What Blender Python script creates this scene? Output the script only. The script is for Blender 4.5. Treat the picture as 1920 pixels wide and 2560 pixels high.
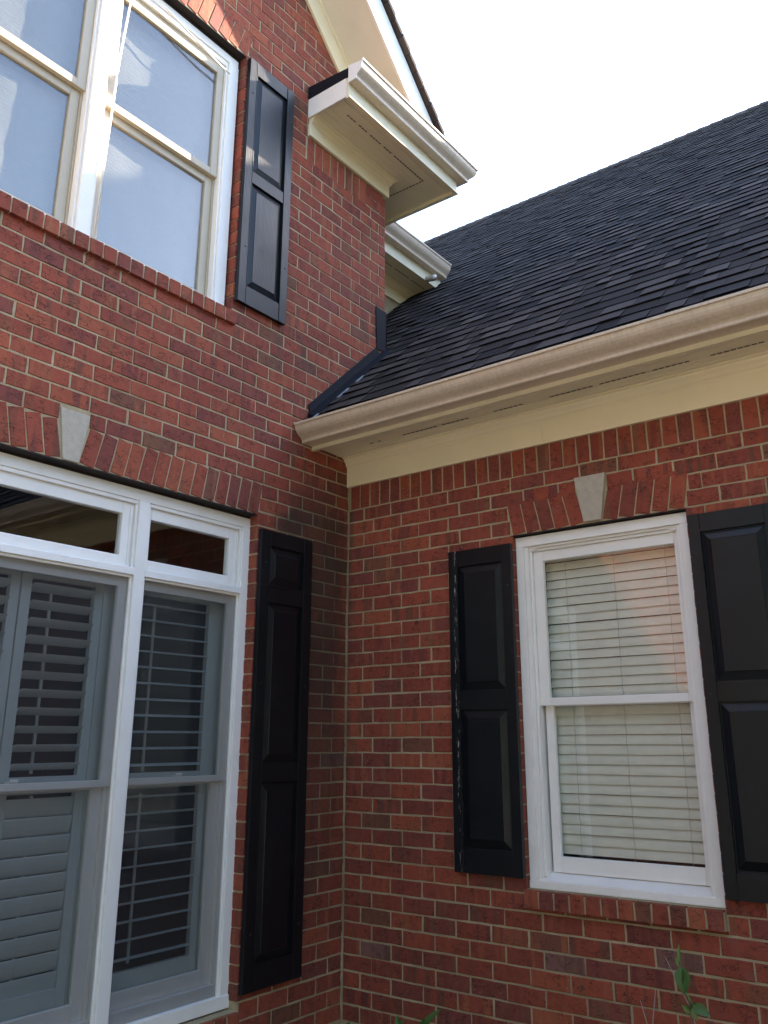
import bpy, bmesh, math, random
import numpy as np
from mathutils import Vector, Matrix
random.seed(7)
for o in list(bpy.data.objects): bpy.data.objects.remove(o)
sc = bpy.context.scene
COL = sc.collection
R = math.radians

# ------------------------------------------------------------------ camera
CF, CYAW, CPIT, CROL = 2133.6168, -0.6354852, 0.2877612, -0.0045842
CC = np.array([3.3802, -3.9925, -1.3940]); PCX, PCY = 1008.77, 1220.15
def cam_axes():
    cy, sy = math.cos(CYAW), math.sin(CYAW)
    f = np.array([sy*math.cos(CPIT), cy*math.cos(CPIT), math.sin(CPIT)])
    r = np.array([cy, -sy, 0.]); u = np.cross(r, f)
    c, s = math.cos(CROL), math.sin(CROL)
    return c*r+s*u, -s*r+c*u, f
AR, AU, AF = cam_axes()
def proj(p):
    d = np.asarray(p, float)-CC; z = d@AF
    return PCX+CF*(d@AR)/z, PCY-CF*(d@AU)/z, z
cam = bpy.data.cameras.new('camera'); camo = bpy.data.objects.new('camera', cam); COL.objects.link(camo)
camo.matrix_world = Matrix(((AR[0], AU[0], -AF[0], CC[0]), (AR[1], AU[1], -AF[1], CC[1]), (AR[2], AU[2], -AF[2], CC[2]), (0, 0, 0, 1)))
cam.sensor_fit = 'HORIZONTAL'; cam.sensor_width = 36; cam.lens = CF/1920*36
cam.shift_x = -(PCX-960)/1920; cam.shift_y = -(1280-PCY)/1920
cam.clip_start = .05; cam.clip_end = 400
sc.camera = camo

# ------------------------------------------------------------------ sky, sun, exposure
SUN = Vector((.36, 1.02, .618)).normalized()
world = bpy.data.worlds.new('World'); sc.world = world; world.use_nodes = True
wn = world.node_tree.nodes; wl = world.node_tree.links
sky = wn.new('ShaderNodeTexSky'); sky.sky_type = 'NISHITA'; sky.sun_disc = False
sky.sun_elevation = math.asin(SUN.z); sky.sun_rotation = math.atan2(SUN.x, SUN.y)
sky.air_density = 1.0; sky.dust_density = .9; sky.ozone_density = 1.0
bg = wn['Background']; bg.inputs['Strength'].default_value = .11
wl.new(sky.outputs['Color'], bg.inputs['Color'])
sun = bpy.data.lights.new('sun', 'SUN'); sun.energy = 4.0; sun.angle = R(.53); sun.color = (1, .86, .68)
suno = bpy.data.objects.new('sun', sun); COL.objects.link(suno)
suno.rotation_euler = SUN.to_track_quat('Z', 'Y').to_euler(); suno.location = (8, 20, 15)
sc.view_settings.view_transform = 'Standard'; sc.view_settings.look = 'None'
sc.view_settings.exposure = 3.12; sc.view_settings.gamma = 1
sc.view_settings.use_curve_mapping = False
sc.render.engine = 'CYCLES'
sc.cycles.max_bounces = 10; sc.cycles.transparent_max_bounces = 16

# ------------------------------------------------------------------ materials
def mat(name):
    m = bpy.data.materials.new(name); m.use_nodes = True
    nt = m.node_tree; b = nt.nodes['Principled BSDF']
    return m, nt, b
def N(nt, t, **kw):
    n = nt.nodes.new(t)
    for k, v in kw.items():
        if k in n.inputs.keys() if hasattr(n.inputs, 'keys') else False: n.inputs[k].default_value = v
        else: setattr(n, k, v)
    return n
def mixc(nt, fac, a, b, blend='MIX'):
    n = nt.nodes.new('ShaderNodeMix'); n.data_type = 'RGBA'; n.blend_type = blend
    for i, v in ((0, fac), (6, a), (7, b)):
        if isinstance(v, (int, float)): n.inputs[i].default_value = v
        elif isinstance(v, tuple): n.inputs[i].default_value = (*v[:3], 1)
        else: nt.links.new(v, n.inputs[i])
    return n.outputs[2]
def mth(nt, op, a, b=0., c=None, clamp=False):
    n = nt.nodes.new('ShaderNodeMath'); n.operation = op; n.use_clamp = clamp
    for i, v in enumerate((a, b, c)):
        if v is None: continue
        if isinstance(v, (int, float)): n.inputs[i].default_value = v
        else: nt.links.new(v, n.inputs[i])
    return n.outputs[0]
def ramp(nt, fac, stops, interp='LINEAR'):
    n = nt.nodes.new('ShaderNodeValToRGB'); n.color_ramp.interpolation = interp
    e = n.color_ramp.elements
    while len(e) < len(stops): e.new(.5)
    for i, (p, c) in enumerate(stops):
        e[i].position = p; e[i].color = (*c[:3], 1) if len(c) >= 3 else (c[0],)*3+(1,)
    nt.links.new(fac, n.inputs[0]); return n.outputs[0]
def noise(nt, vec, scale, detail=3, rough=.55, dist=0.):
    n = nt.nodes.new('ShaderNodeTexNoise'); n.inputs['Scale'].default_value = scale
    n.inputs['Detail'].default_value = detail; n.inputs['Roughness'].default_value = rough
    n.inputs['Distortion'].default_value = dist
    if vec is not None: nt.links.new(vec, n.inputs['Vector'])
    return n.outputs['Fac']
def worldpos(nt, scale=(1, 1, 1), off=None):
    g = nt.nodes.new('ShaderNodeNewGeometry'); m = nt.nodes.new('ShaderNodeMapping')
    nt.links.new(g.outputs['Position'], m.inputs['Vector']); m.inputs['Scale'].default_value = scale
    if off is not None: nt.links.new(off, m.inputs['Location'])
    return m.outputs[0], g
def bump(nt, b, h, strength, dist):
    n = nt.nodes.new('ShaderNodeBump'); n.inputs['Strength'].default_value = strength; n.inputs['Distance'].default_value = dist
    nt.links.new(h, n.inputs['Height']); nt.links.new(n.outputs[0], b.inputs['Normal']); return n
def rnd01(nt):
    g = nt.nodes.new('ShaderNodeNewGeometry'); oi = nt.nodes.new('ShaderNodeObjectInfo')
    s = mth(nt, 'ADD', g.outputs['Random Per Island'], oi.outputs['Random'])
    return mth(nt, 'FRACT', s)
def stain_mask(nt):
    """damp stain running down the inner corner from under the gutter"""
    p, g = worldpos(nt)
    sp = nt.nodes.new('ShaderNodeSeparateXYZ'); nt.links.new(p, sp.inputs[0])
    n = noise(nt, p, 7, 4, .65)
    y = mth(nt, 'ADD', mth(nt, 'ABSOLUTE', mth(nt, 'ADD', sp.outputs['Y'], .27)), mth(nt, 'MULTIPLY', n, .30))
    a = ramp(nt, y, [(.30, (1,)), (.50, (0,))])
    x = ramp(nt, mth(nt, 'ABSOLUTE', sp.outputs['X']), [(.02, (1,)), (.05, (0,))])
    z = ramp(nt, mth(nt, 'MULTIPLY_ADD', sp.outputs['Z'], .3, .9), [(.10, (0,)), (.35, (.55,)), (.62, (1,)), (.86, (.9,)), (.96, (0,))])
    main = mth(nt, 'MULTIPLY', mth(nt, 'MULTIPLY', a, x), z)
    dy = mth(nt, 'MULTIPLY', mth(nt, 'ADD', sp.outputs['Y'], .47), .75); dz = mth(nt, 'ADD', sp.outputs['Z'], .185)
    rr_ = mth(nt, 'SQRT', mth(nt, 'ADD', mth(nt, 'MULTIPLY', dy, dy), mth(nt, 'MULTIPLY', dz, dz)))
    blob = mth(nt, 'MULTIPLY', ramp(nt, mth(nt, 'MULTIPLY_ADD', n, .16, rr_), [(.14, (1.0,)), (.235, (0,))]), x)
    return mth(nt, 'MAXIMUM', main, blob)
def brick_material():
    m, nt, b = mat('brick')
    r = rnd01(nt)
    base = ramp(nt, r, [(0, (.305, .069, .038)), (.14, (.262, .059, .035)), (.26, (.222, .056, .038)), (.36, (.320, .073, .040)), (.50, (.240, .055, .035)), (.60, (.285, .065, .038)),
                        (.70, (.215, .056, .041)), (.78, (.340, .086, .043)), (.87, (.265, .060, .035)), (.945, (.190, .070, .042)), (.985, (.215, .100, .080))], 'CONSTANT')
    off = nt.nodes.new('ShaderNodeCombineXYZ')
    for i in range(3): nt.links.new(mth(nt, 'MULTIPLY', r, 37.0+i*11), off.inputs[i])
    ps, g = worldpos(nt, (1, 1, 1), off.outputs[0])
    # flashed vertical bars
    sp = nt.nodes.new('ShaderNodeSeparateXYZ'); nt.links.new(g.outputs['Position'], sp.inputs[0])
    hx_ = mth(nt, 'ADD', sp.outputs['X'], sp.outputs['Y'])
    cv = nt.nodes.new('ShaderNodeCombineXYZ'); nt.links.new(mth(nt, 'MULTIPLY', hx_, 16), cv.inputs[0]); nt.links.new(mth(nt, 'MULTIPLY', sp.outputs['Z'], 1.2), cv.inputs[1]); nt.links.new(mth(nt, 'MULTIPLY', r, 91), cv.inputs[2])
    bars = noise(nt, cv.outputs[0], 1.5, 1, .4)
    barm = ramp(nt, bars, [(.52, (0,)), (.60, (1,))])
    r2 = mth(nt, 'FRACT', mth(nt, 'MULTIPLY', r, 7.31))
    sel = ramp(nt, r2, [(0, (.8,)), (.35, (.15,)), (.55, (.5,)), (.8, (1,))], 'CONSTANT')
    barcol = ramp(nt, mth(nt, 'FRACT', mth(nt, 'MULTIPLY', r, 13.7)), [(0, (.33, .105, .05)), (.35, (.135, .058, .038)), (.65, (.145, .042, .038)), (.85, (.20, .09, .045))], 'CONSTANT')
    c = mixc(nt, mth(nt, 'MULTIPLY', mth(nt, 'MULTIPLY', barm, sel), .75), base, barcol)
    # grey-lilac smears
    sm = noise(nt, ps, 9, 3, .6); smm = ramp(nt, sm, [(.63, (0,)), (.70, (1,))])
    c = mixc(nt, mth(nt, 'MULTIPLY', smm, .22), c, (.21, .13, .12))
    # mottling
    mo = noise(nt, ps, 38, 5, .7); c = mixc(nt, .38, c, ramp(nt, mo, [(.3, (.45, .45, .45)), (.5, (1, 1, 1)), (.72, (1.25, 1.25, 1.25))]), 'MULTIPLY')
    # broad kiln tone variation
    br = noise(nt, g.outputs['Position'], 1.4, 3, .6)
    c = mixc(nt, .5, c, ramp(nt, br, [(.3, (.76, .76, .78)), (.7, (1.14, 1.12, 1.10))]), 'MULTIPLY')
    # drag cracks
    stv = nt.nodes.new('ShaderNodeMapping'); stv.inputs['Scale'].default_value = (14, 14, 30); nt.links.new(ps, stv.inputs['Vector'])
    vo = nt.nodes.new('ShaderNodeTexVoronoi'); vo.feature = 'DISTANCE_TO_EDGE'; vo.inputs['Scale'].default_value = 1.6
    wv = mixc(nt, .25, stv.outputs[0], None or (0, 0, 0)) if False else stv.outputs[0]
    dn = nt.nodes.new('ShaderNodeTexNoise'); dn.inputs['Scale'].default_value = 1.5; dn.inputs['Detail'].default_value = 4; nt.links.new(stv.outputs[0], dn.inputs['Vector'])
    ad = nt.nodes.new('ShaderNodeVectorMath'); ad.operation = 'MULTIPLY_ADD'; nt.links.new(dn.outputs['Color'], ad.inputs[0]); ad.inputs[1].default_value = (1.3, 1.3, 1.3); nt.links.new(stv.outputs[0], ad.inputs[2])
    nt.links.new(ad.outputs[0], vo.inputs['Vector'])
    cr = ramp(nt, vo.outputs['Distance'], [(.0, (1,)), (.055, (0,))])
    crm = ramp(nt, noise(nt, ps, 16, 2, .5), [(.46, (0,)), (.55, (1,))])
    crk = mth(nt, 'MULTIPLY', cr, crm)
    c = mixc(nt, mth(nt, 'MULTIPLY', crk, .85), c, (.03, .012, .010))
    # mortar flecks
    fl = ramp(nt, noise(nt, ps, 85, 2, .5), [(.735, (0,)), (.76, (1,))])
    c = mixc(nt, mth(nt, 'MULTIPLY', fl, .55), c, (.45, .37, .28))
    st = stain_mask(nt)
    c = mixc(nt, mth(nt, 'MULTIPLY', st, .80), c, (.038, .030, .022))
    nt.links.new(c, b.inputs['Base Color'])
    b.inputs['Roughness'].default_value = .82; b.inputs['Specular IOR Level'].default_value = .3
    h = mth(nt, 'SUBTRACT', mth(nt, 'ADD', noise(nt, ps, 120, 4, .6), mth(nt, 'MULTIPLY', mo, 1.2)), mth(nt, 'MULTIPLY', crk, 1.5))
    bump(nt, b, h, .55, .0025)
    return m
def mortar_material():
    m, nt, b = mat('mortar')
    p, g = worldpos(nt)
    n1 = noise(nt, p, 5, 4, .6); n2 = noise(nt, p, 150, 4, .7)
    c = ramp(nt, n1, [(.3, (.35, .272, .160)), (.55, (.44, .347, .208)), (.75, (.50, .40, .25))])
    c = mixc(nt, .5, c, ramp(nt, n2, [(.25, (.55, .55, .55)), (.6, (1.1, 1.1, 1.1))]), 'MULTIPLY')
    c = mixc(nt, .55, c, ramp(nt, noise(nt, p, 1.7, 4, .7), [(.32, (.55, .54, .52)), (.6, (1.08, 1.08, 1.08))]), 'MULTIPLY')
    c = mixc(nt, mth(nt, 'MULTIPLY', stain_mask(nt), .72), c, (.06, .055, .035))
    nt.links.new(c, b.inputs['Base Color']); b.inputs['Roughness'].default_value = .95
    bump(nt, b, mth(nt, 'ADD', n2, noise(nt, p, 45, 3, .6)), .8, .004)
    return m
def paint(name, col, rough=.45, dirt=.12, dscale=6, dcol=None, streak=False, bumps=.15):
    m, nt, b = mat(name)
    p, g = worldpos(nt)
    n = noise(nt, p, dscale, 4, .6)
    d = ramp(nt, n, [(.42, (0,)), (.75, (1,))])
    dc = dcol or tuple(c*.55 for c in col)
    c = mixc(nt, mth(nt, 'MULTIPLY', d, dirt*2.2), col, dc)
    if streak:
        q, _ = worldpos(nt, (60, 60, 3)); s = noise(nt, q, 1, 3, .7)
        c = mixc(nt, mth(nt, 'MULTIPLY', ramp(nt, s, [(.45, (0,)), (.7, (1,))]), .35), c, tuple(x*.5 for x in col))
    fine = noise(nt, p, 90, 3, .6)
    c = mixc(nt, mth(nt, 'MULTIPLY', ramp(nt, fine, [(.66, (0,)), (.74, (1,))]), .15), c, dc)
    nt.links.new(c, b.inputs['Base Color']); b.inputs['Roughness'].default_value = rough
    bump(nt, b, fine, bumps, .001)
    return m
def shutter_material():
    m, nt, b = mat('shutter_paint')
    p, g = worldpos(nt)
    q, _ = worldpos(nt, (26, 26, 2.2))
    gr = noise(nt, q, 2.2, 4, .6, 1.2)
    wv = nt.nodes.new('ShaderNodeTexWave'); wv.wave_type = 'RINGS'; wv.inputs['Scale'].default_value = 1.1; wv.inputs['Distortion'].default_value = 5; wv.inputs['Detail'].default_value = 3
    nt.links.new(q, wv.inputs['Vector'])
    f = noise(nt, p, 3, 3, .6)
    c = mixc(nt, f, (.0045, .005, .0065), (.008, .009, .0115))
    fade = ramp(nt, noise(nt, p, 2.3, 4, .7), [(.5, (0,)), (.8, (1,))])
    c = mixc(nt, mth(nt, 'MULTIPLY', fade, .4), c, (.012, .014, .021))
    nt.links.new(c, b.inputs['Base Color'])
    rr = ramp(nt, f, [(.3, (.30,)), (.7, (.42,))]); nt.links.new(rr, b.inputs['Roughness'])
    b.inputs['Specular IOR Level'].default_value = .30
    bump(nt, b, mth(nt, 'ADD', gr, mth(nt, 'MULTIPLY', wv.outputs['Fac'], .6)), .35, .0012)
    return m
def worn_shutter_material():
    m = shutter_material(); m.name = 'worn_shutter_paint'; nt = m.node_tree; b = nt.nodes['Principled BSDF']
    src = b.inputs['Base Color'].links[0].from_socket
    q, g = worldpos(nt, (120, 60, 14)); s = noise(nt, q, 1, 4, .7)
    sp = nt.nodes.new('ShaderNodeSeparateXYZ'); nt.links.new(g.outputs['Position'], sp.inputs[0])
    dx = mth(nt, 'ABSOLUTE', mth(nt, 'SUBTRACT', sp.outputs['X'], .812))
    near = ramp(nt, dx, [(.004, (.22,)), (.03, (.04,)), (.06, (0,))])
    msk = ramp(nt, mth(nt, 'ADD', s, near), [(.80, (0,)), (.815, (1,))])
    c = mixc(nt, msk, src, (.40, .38, .34)); nt.links.new(c, b.inputs['Base Color'])
    return m
def shingle_material(name='asphalt_shingle', k=1.0):
    m, nt, b = mat(name)
    r = rnd01(nt); p, g = worldpos(nt)
    c = ramp(nt, r, [(q_, tuple(k*v_ for v_ in c_)) for q_, c_ in [(0, (.027, .0215, .0200)), (.22, (.033, .027, .025)), (.42, (.022, .0185, .018)), (.6, (.037, .030, .027)), (.78, (.029, .0235, .022)), (.88, (.044, .036, .033))]], 'CONSTANT')
    gr = noise(nt, p, 330, 2, .7); c = mixc(nt, .8, c, ramp(nt, gr, [(.3, (.45, .45, .45)), (.5, (1, 1, 1)), (.7, (1.9, 1.85, 1.8))]), 'MULTIPLY')
    c = mixc(nt, .6, c, ramp(nt, noise(nt, p, 2.2, 4, .65), [(.3, (.75, .75, .8)), (.7, (1.25, 1.2, 1.15))]), 'MULTIPLY')
    nt.links.new(c, b.inputs['Base Color']); b.inputs['Roughness'].default_value = .95; b.inputs['Specular IOR Level'].default_value = .08
    bump(nt, b, gr, .7, .002)
    return m
def glass_material(name, wav=.0, tint=(.96, .98, .975), refl=1.25):
    m = bpy.data.materials.new(name); m.use_nodes = True; nt = m.node_tree; nt.nodes.clear()
    out = nt.nodes.new('ShaderNodeOutputMaterial'); mx = nt.nodes.new('ShaderNodeMixShader')
    tr = nt.nodes.new('ShaderNodeBsdfTransparent'); tr.inputs[0].default_value = (*tint, 1)
    gl = nt.nodes.new('ShaderNodeBsdfGlossy'); gl.inputs['Roughness'].default_value = .0; gl.inputs['Color'].default_value = (.95, .97, 1, 1)
    ge = nt.nodes.new('ShaderNodeNewGeometry'); dt = nt.nodes.new('ShaderNodeVectorMath'); dt.operation = 'DOT_PRODUCT'
    nt.links.new(ge.outputs['Incoming'], dt.inputs[0]); nt.links.new(ge.outputs['Normal'], dt.inputs[1])
    om = mth(nt, 'SUBTRACT', 1, mth(nt, 'ABSOLUTE', dt.outputs['Value']), clamp=True)
    fz = mth(nt, 'MULTIPLY_ADD', mth(nt, 'POWER', om, 5.0), .95, .045)
    p, g = worldpos(nt)
    bn = nt.nodes.new('ShaderNodeBump'); bn.inputs['Strength'].default_value = wav; bn.inputs['Distance'].default_value = .01
    nt.links.new(noise(nt, p, 4.5, 2, .5, .8), bn.inputs['Height']); nt.links.new(bn.outputs[0], gl.inputs['Normal'])
    f = mth(nt, 'MULTIPLY', fz, refl, clamp=True)
    nt.links.new(f, mx.inputs[0]); nt.links.new(tr.outputs[0], mx.inputs[1]); nt.links.new(gl.outputs[0], mx.inputs[2]); nt.links.new(mx.outputs[0], out.inputs[0])
    return m
def screen_material():
    m = bpy.data.materials.new('insect_screen'); m.use_nodes = True; nt = m.node_tree; nt.nodes.clear()
    out = nt.nodes.new('ShaderNodeOutputMaterial'); mx = nt.nodes.new('ShaderNodeMixShader')
    tr = nt.nodes.new('ShaderNodeBsdfTransparent'); df = nt.nodes.new('ShaderNodeBsdfDiffuse'); df.inputs[0].default_value = (.05, .052, .055, 1)
    mx.inputs[0].default_value = .44
    nt.links.new(tr.outputs[0], mx.inputs[1]); nt.links.new(df.outputs[0], mx.inputs[2]); nt.links.new(mx.outputs[0], out.inputs[0])
    return m
def simple(name, col, rough=.6, var=.15, scale=8, metal=0., bs=.2, spec=.5):
    m, nt, b = mat(name); p, g = worldpos(nt)
    n = noise(nt, p, scale, 4, .6)
    c = mixc(nt, n, tuple(c*(1-var) for c in col), tuple(min(1, c*(1+var)) for c in col))
    nt.links.new(c, b.inputs['Base Color']); b.inputs['Roughness'].default_value = rough; b.inputs['Metallic'].default_value = metal; b.inputs['Specular IOR Level'].default_value = spec
    bump(nt, b, noise(nt, p, 80, 3, .6), bs, .001); return m
def fabric(name, col, transl=.35):
    m = bpy.data.materials.new(name); m.use_nodes = True; nt = m.node_tree; nt.nodes.clear()
    out = nt.nodes.new('ShaderNodeOutputMaterial'); mx = nt.nodes.new('ShaderNodeMixShader'); mx.inputs[0].default_value = transl
    a = nt.nodes.new('ShaderNodeBsdfDiffuse'); t = nt.nodes.new('ShaderNodeBsdfTranslucent')
    p, g = worldpos(nt); q, _ = worldpos(nt, (9, 9, 14))
    c = mixc(nt, .25, mixc(nt, noise(nt, p, 3, 4, .6), tuple(x*.86 for x in col), col), ramp(nt, noise(nt, q, 2, 3, .6), [(.3, (.85, .85, .85)), (.7, (1.05, 1.05, 1.05))]), 'MULTIPLY')
    nt.links.new(c, a.inputs[0]); nt.links.new(c, t.inputs[0])
    bn = nt.nodes.new('ShaderNodeBump'); bn.inputs['Strength'].default_value = .22; bn.inputs['Distance'].default_value = .004
    wv = nt.nodes.new('ShaderNodeTexWave'); wv.inputs['Scale'].default_value = 15; wv.inputs['Distortion'].default_value = 9; wv.inputs['Detail'].default_value = 2; wv.inputs['Detail Scale'].default_value = 1.4; wv.bands_direction = 'Z'
    nt.links.new(p, wv.inputs['Vector']); nt.links.new(wv.outputs['Fac'], bn.inputs['Height']); nt.links.new(bn.outputs[0], a.inputs['Normal'])
    nt.links.new(a.outputs[0], mx.inputs[1]); nt.links.new(t.outputs[0], mx.inputs[2]); nt.links.new(mx.outputs[0], out.inputs[0]); return m

M_brick = brick_material(); M_mortar = mortar_material()
M_white = paint('white_trim_paint', (.86, .820, .77), .42, .07, 7, (.55, .50, .44))
M_sash_warm = paint('warm_lit_sash_paint', (.46, .385, .28), .45, .10, 6, (.50, .43, .33))  # warm light on the upstairs sashes put into this colour
M_frieze = paint('cream_cornice_paint', (.87, .75, .51), .5, .06, 3)
M_soffit = paint('vinyl_soffit', (.76, .68, .49), .5, .10, 5, (.48, .42, .29))
M_gutter = paint('gutter_enamel', (.64, .52, .40), .33, .08, 5, (.30, .23, .15), streak=True)
M_rake = paint('rake_soffit_paint', (.76, .68, .56), .5, .08, 4)
M_black = shutter_material(); M_worn = worn_shutter_material()
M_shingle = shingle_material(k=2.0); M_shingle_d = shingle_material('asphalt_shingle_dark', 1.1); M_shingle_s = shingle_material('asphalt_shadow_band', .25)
M_glass = glass_material('window_glass', .02); M_glassb = glass_material('blind_window_glass', .02, refl=1.15)
M_glassw = glass_material('wavy_window_glass', .10, refl=1.25)
M_screen = screen_material()
M_flash = simple('flashing_metal', (.008, .009, .014), .6, .3, 5, spec=.15)
M_galv = simple('bare_flashing_metal', (.45, .52, .58), .35, .2, 9, .6)
M_lintel = simple('steel_lintel', (.018, .011, .009), .8, .4, 14)
M_key = simple('cast_stone', (.46, .40, .32), .9, .22, 34, 0, 1.0, .2)
M_dark = simple('dark_slot', (.085, .07, .05), .8)
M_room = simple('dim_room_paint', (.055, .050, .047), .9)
M_louver = paint('shutter_white', (.70, .71, .70), .4, .04)
M_slat = paint('blind_vinyl', (.76, .70, .585), .5, .08, 12)
M_cord = simple('blind_cord', (.42, .38, .32), .8)
M_curtain = fabric('sheer_curtain', (.20, .188, .168), .12)
M_deck = simple('roof_felt', (.03, .03, .035), .9)
M_leaf = simple('leaf_green', (.045, .11, .022), .42, .35, 30); M_leaf2 = simple('young_leaf', (.11, .17, .03), .45, .3, 30)
M_stem = simple('plant_stem', (.16, .12, .08), .7, .3, 40); M_dry = simple('dry_stem', (.34, .28, .24), .8, .2, 40)
def ground_material():
    m, nt, b = mat('garden_ground'); p, g = worldpos(nt); sp = nt.nodes.new('ShaderNodeSeparateXYZ'); nt.links.new(p, sp.inputs[0])
    n = noise(nt, p, 1.2, 4, .6); f = noise(nt, p, 22, 4, .7)
    mul = mixc(nt, f, (.018, .013, .009), (.055, .042, .030)); grass = mixc(nt, f, (.05, .07, .02), (.10, .12, .04)); bounce_pave = mixc(nt, n, (.44, .41, .35), (.54, .50, .43))  # pale unseen paving added to bounce light up under the eaves
    d = mth(nt, 'ADD', sp.outputs['Y'], mth(nt, 'MULTIPLY', n, 1.2))
    c = mixc(nt, ramp(nt, mth(nt, 'MULTIPLY_ADD', d, -.05, .0), [(.36, (0,)), (.37, (1,))]), mixc(nt, ramp(nt, mth(nt, 'MULTIPLY_ADD', d, -.1, 0), [(.25, (0,)), (.3, (1,))]), mul, bounce_pave), bounce_pave)
    nt.links.new(c, b.inputs['Base Color']); b.inputs['Roughness'].default_value = .95; bump(nt, b, f, .8, .02); return m
M_grass = ground_material()
M_bark = simple('tree_bark', (.10, .075, .055), .9, .3, 12); M_crown = simple('tree_leaves', (.055, .085, .028), .6, .5, 1.2)
M_screw = simple('screw_head', (.012, .012, .014), .4)
M_steel = simple('steel_spigot', (.52, .50, .48), .35, .1, 20, .5)

# ------------------------------------------------------------------ object helpers
ORG = {}                                  # world origin of each parent
def link(o, parent=None):
    COL.objects.link(o)
    if parent is not None:
        o.parent = parent; o.matrix_parent_inverse = Matrix.Translation(-ORG.get(parent.name, Vector((0, 0, 0))))
    return o
def tag(o, label=None, cat=None, group=None, kind=None):
    if label: o['label'] = label
    if cat: o['category'] = cat
    if group: o['group'] = group
    if kind: o['kind'] = kind
    return o
def root(name, loc, label, cat, group=None):
    o = bpy.data.objects.new(name, None); COL.objects.link(o); o.location = loc; o.empty_display_size = .1
    ORG[o.name] = Vector(loc); return tag(o, label, cat, group)
class MB:
    def __init__(s): s.v = []; s.f = []
    def add(s, vs, fs):
        k = len(s.v); s.v += [tuple(map(float, v)) for v in vs]; s.f += [tuple(i+k for i in f) for f in fs]; return s
    def hexa(s, p): return s.add(p, [(0, 3, 2, 1), (4, 5, 6, 7), (0, 1, 5, 4), (1, 2, 6, 5), (2, 3, 7, 6), (3, 0, 4, 7)])
    def box(s, x0, x1, y0, y1, z0, z1):
        x0, x1 = sorted((x0, x1)); y0, y1 = sorted((y0, y1)); z0, z1 = sorted((z0, z1))
        return s.hexa([(x0, y0, z0), (x1, y0, z0), (x1, y1, z0), (x0, y1, z0), (x0, y0, z1), (x1, y0, z1), (x1, y1, z1), (x0, y1, z1)])
    def wbox(s, w, u0, u1, d0, d1, z0, z1):      # box in wall coordinates: u along the wall, d depth into it
        return s.box(-d0, -d1, u0, u1, z0, z1) if w == 'A' else s.box(u0, u1, d0, d1, z0, z1)
    def prism(s, prof, a0, a1, f):               # prof 2D list, f(p, a) -> xyz ; a0/a1 may be functions of p
        n = len(prof); A0 = [a0(p) if callable(a0) else a0 for p in prof]; A1 = [a1(p) if callable(a1) else a1 for p in prof]
        vs = [f(p, a) for p, a in zip(prof, A0)]+[f(p, a) for p, a in zip(prof, A1)]
        fs = [tuple(range(n))[::-1], tuple(range(n, 2*n))]+[(i, (i+1) % n, n+(i+1) % n, n+i) for i in range(n)]
        return s.add(vs, fs)
    def tube(s, pts, r, seg=6):
        pts = [Vector(p) for p in pts]; k = len(s.v); rs = r if isinstance(r, list) else [r]*len(pts)
        for i, p in enumerate(pts):
            t = (pts[min(i+1, len(pts)-1)]-pts[max(i-1, 0)]).normalized()
            a = t.cross(Vector((.3, .2, .93))).normalized(); b = t.cross(a)
            for j in range(seg):
                an = 2*math.pi*j/seg; s.v.append(tuple(p+(a*math.cos(an)+b*math.sin(an))*rs[i]))
        for i in range(len(pts)-1):
            for j in range(seg):
                q = k+i*seg; s.f.append((q+j, q+(j+1) % seg, q+seg+(j+1) % seg, q+seg+j))
        s.f.append(tuple(k+j for j in range(seg))[::-1]); s.f.append(tuple(k+(len(pts)-1)*seg+j for j in range(seg)))
        return s
    def mesh(s, name, m, fix=True, smooth=False):
        me = bpy.data.meshes.new(name); me.from_pydata(s.v, [], s.f); me.materials.append(m)
        if fix:
            bm = bmesh.new(); bm.from_mesh(me); bmesh.ops.recalc_face_normals(bm, faces=bm.faces); bm.to_mesh(me); bm.free()
        if smooth: me.polygons.foreach_set('use_smooth', [True]*len(me.polygons))
        me.update(); return me
    def build(s, name, m, parent=None, bevel=0, smooth=False, label=None, kind=None):
        me = s.mesh(name, m, True, smooth); o = bpy.data.objects.new(name, me); link(o, parent)
        if bevel:
            md = o.modifiers.new('bevel', 'BEVEL'); md.width = bevel; md.segments = 2; md.limit_method = 'ANGLE'; md.angle_limit = R(40)
        return tag(o, label, kind=kind)
def P1(nm, m, parent, *boxes, w=None, bevel=0, label=None, kind=None):
    mb = MB()
    for b in boxes: mb.wbox(w, *b) if w else mb.box(*b)
    return mb.build(nm, m, parent, bevel, label=label, kind=kind)

# ------------------------------------------------------------------ ground
g = MB(); gs = 24
for i in range(gs+1):
    for j in range(gs+1): g.v.append((-90+180*i/gs, -90+180*j/gs, -2.9+random.uniform(-.01, .01)))
for i in range(gs):
    for j in range(gs): a = i*(gs+1)+j; g.f.append((a, a+gs+1, a+gs+2, a+1))
tag(g.build('ground', M_grass), kind='structure')

HOUSE = root('brick_house', (0, 0, -2.9), 'red brick house, tall gabled wing meeting a low wing under a dark shingled roof', 'house')

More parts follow.
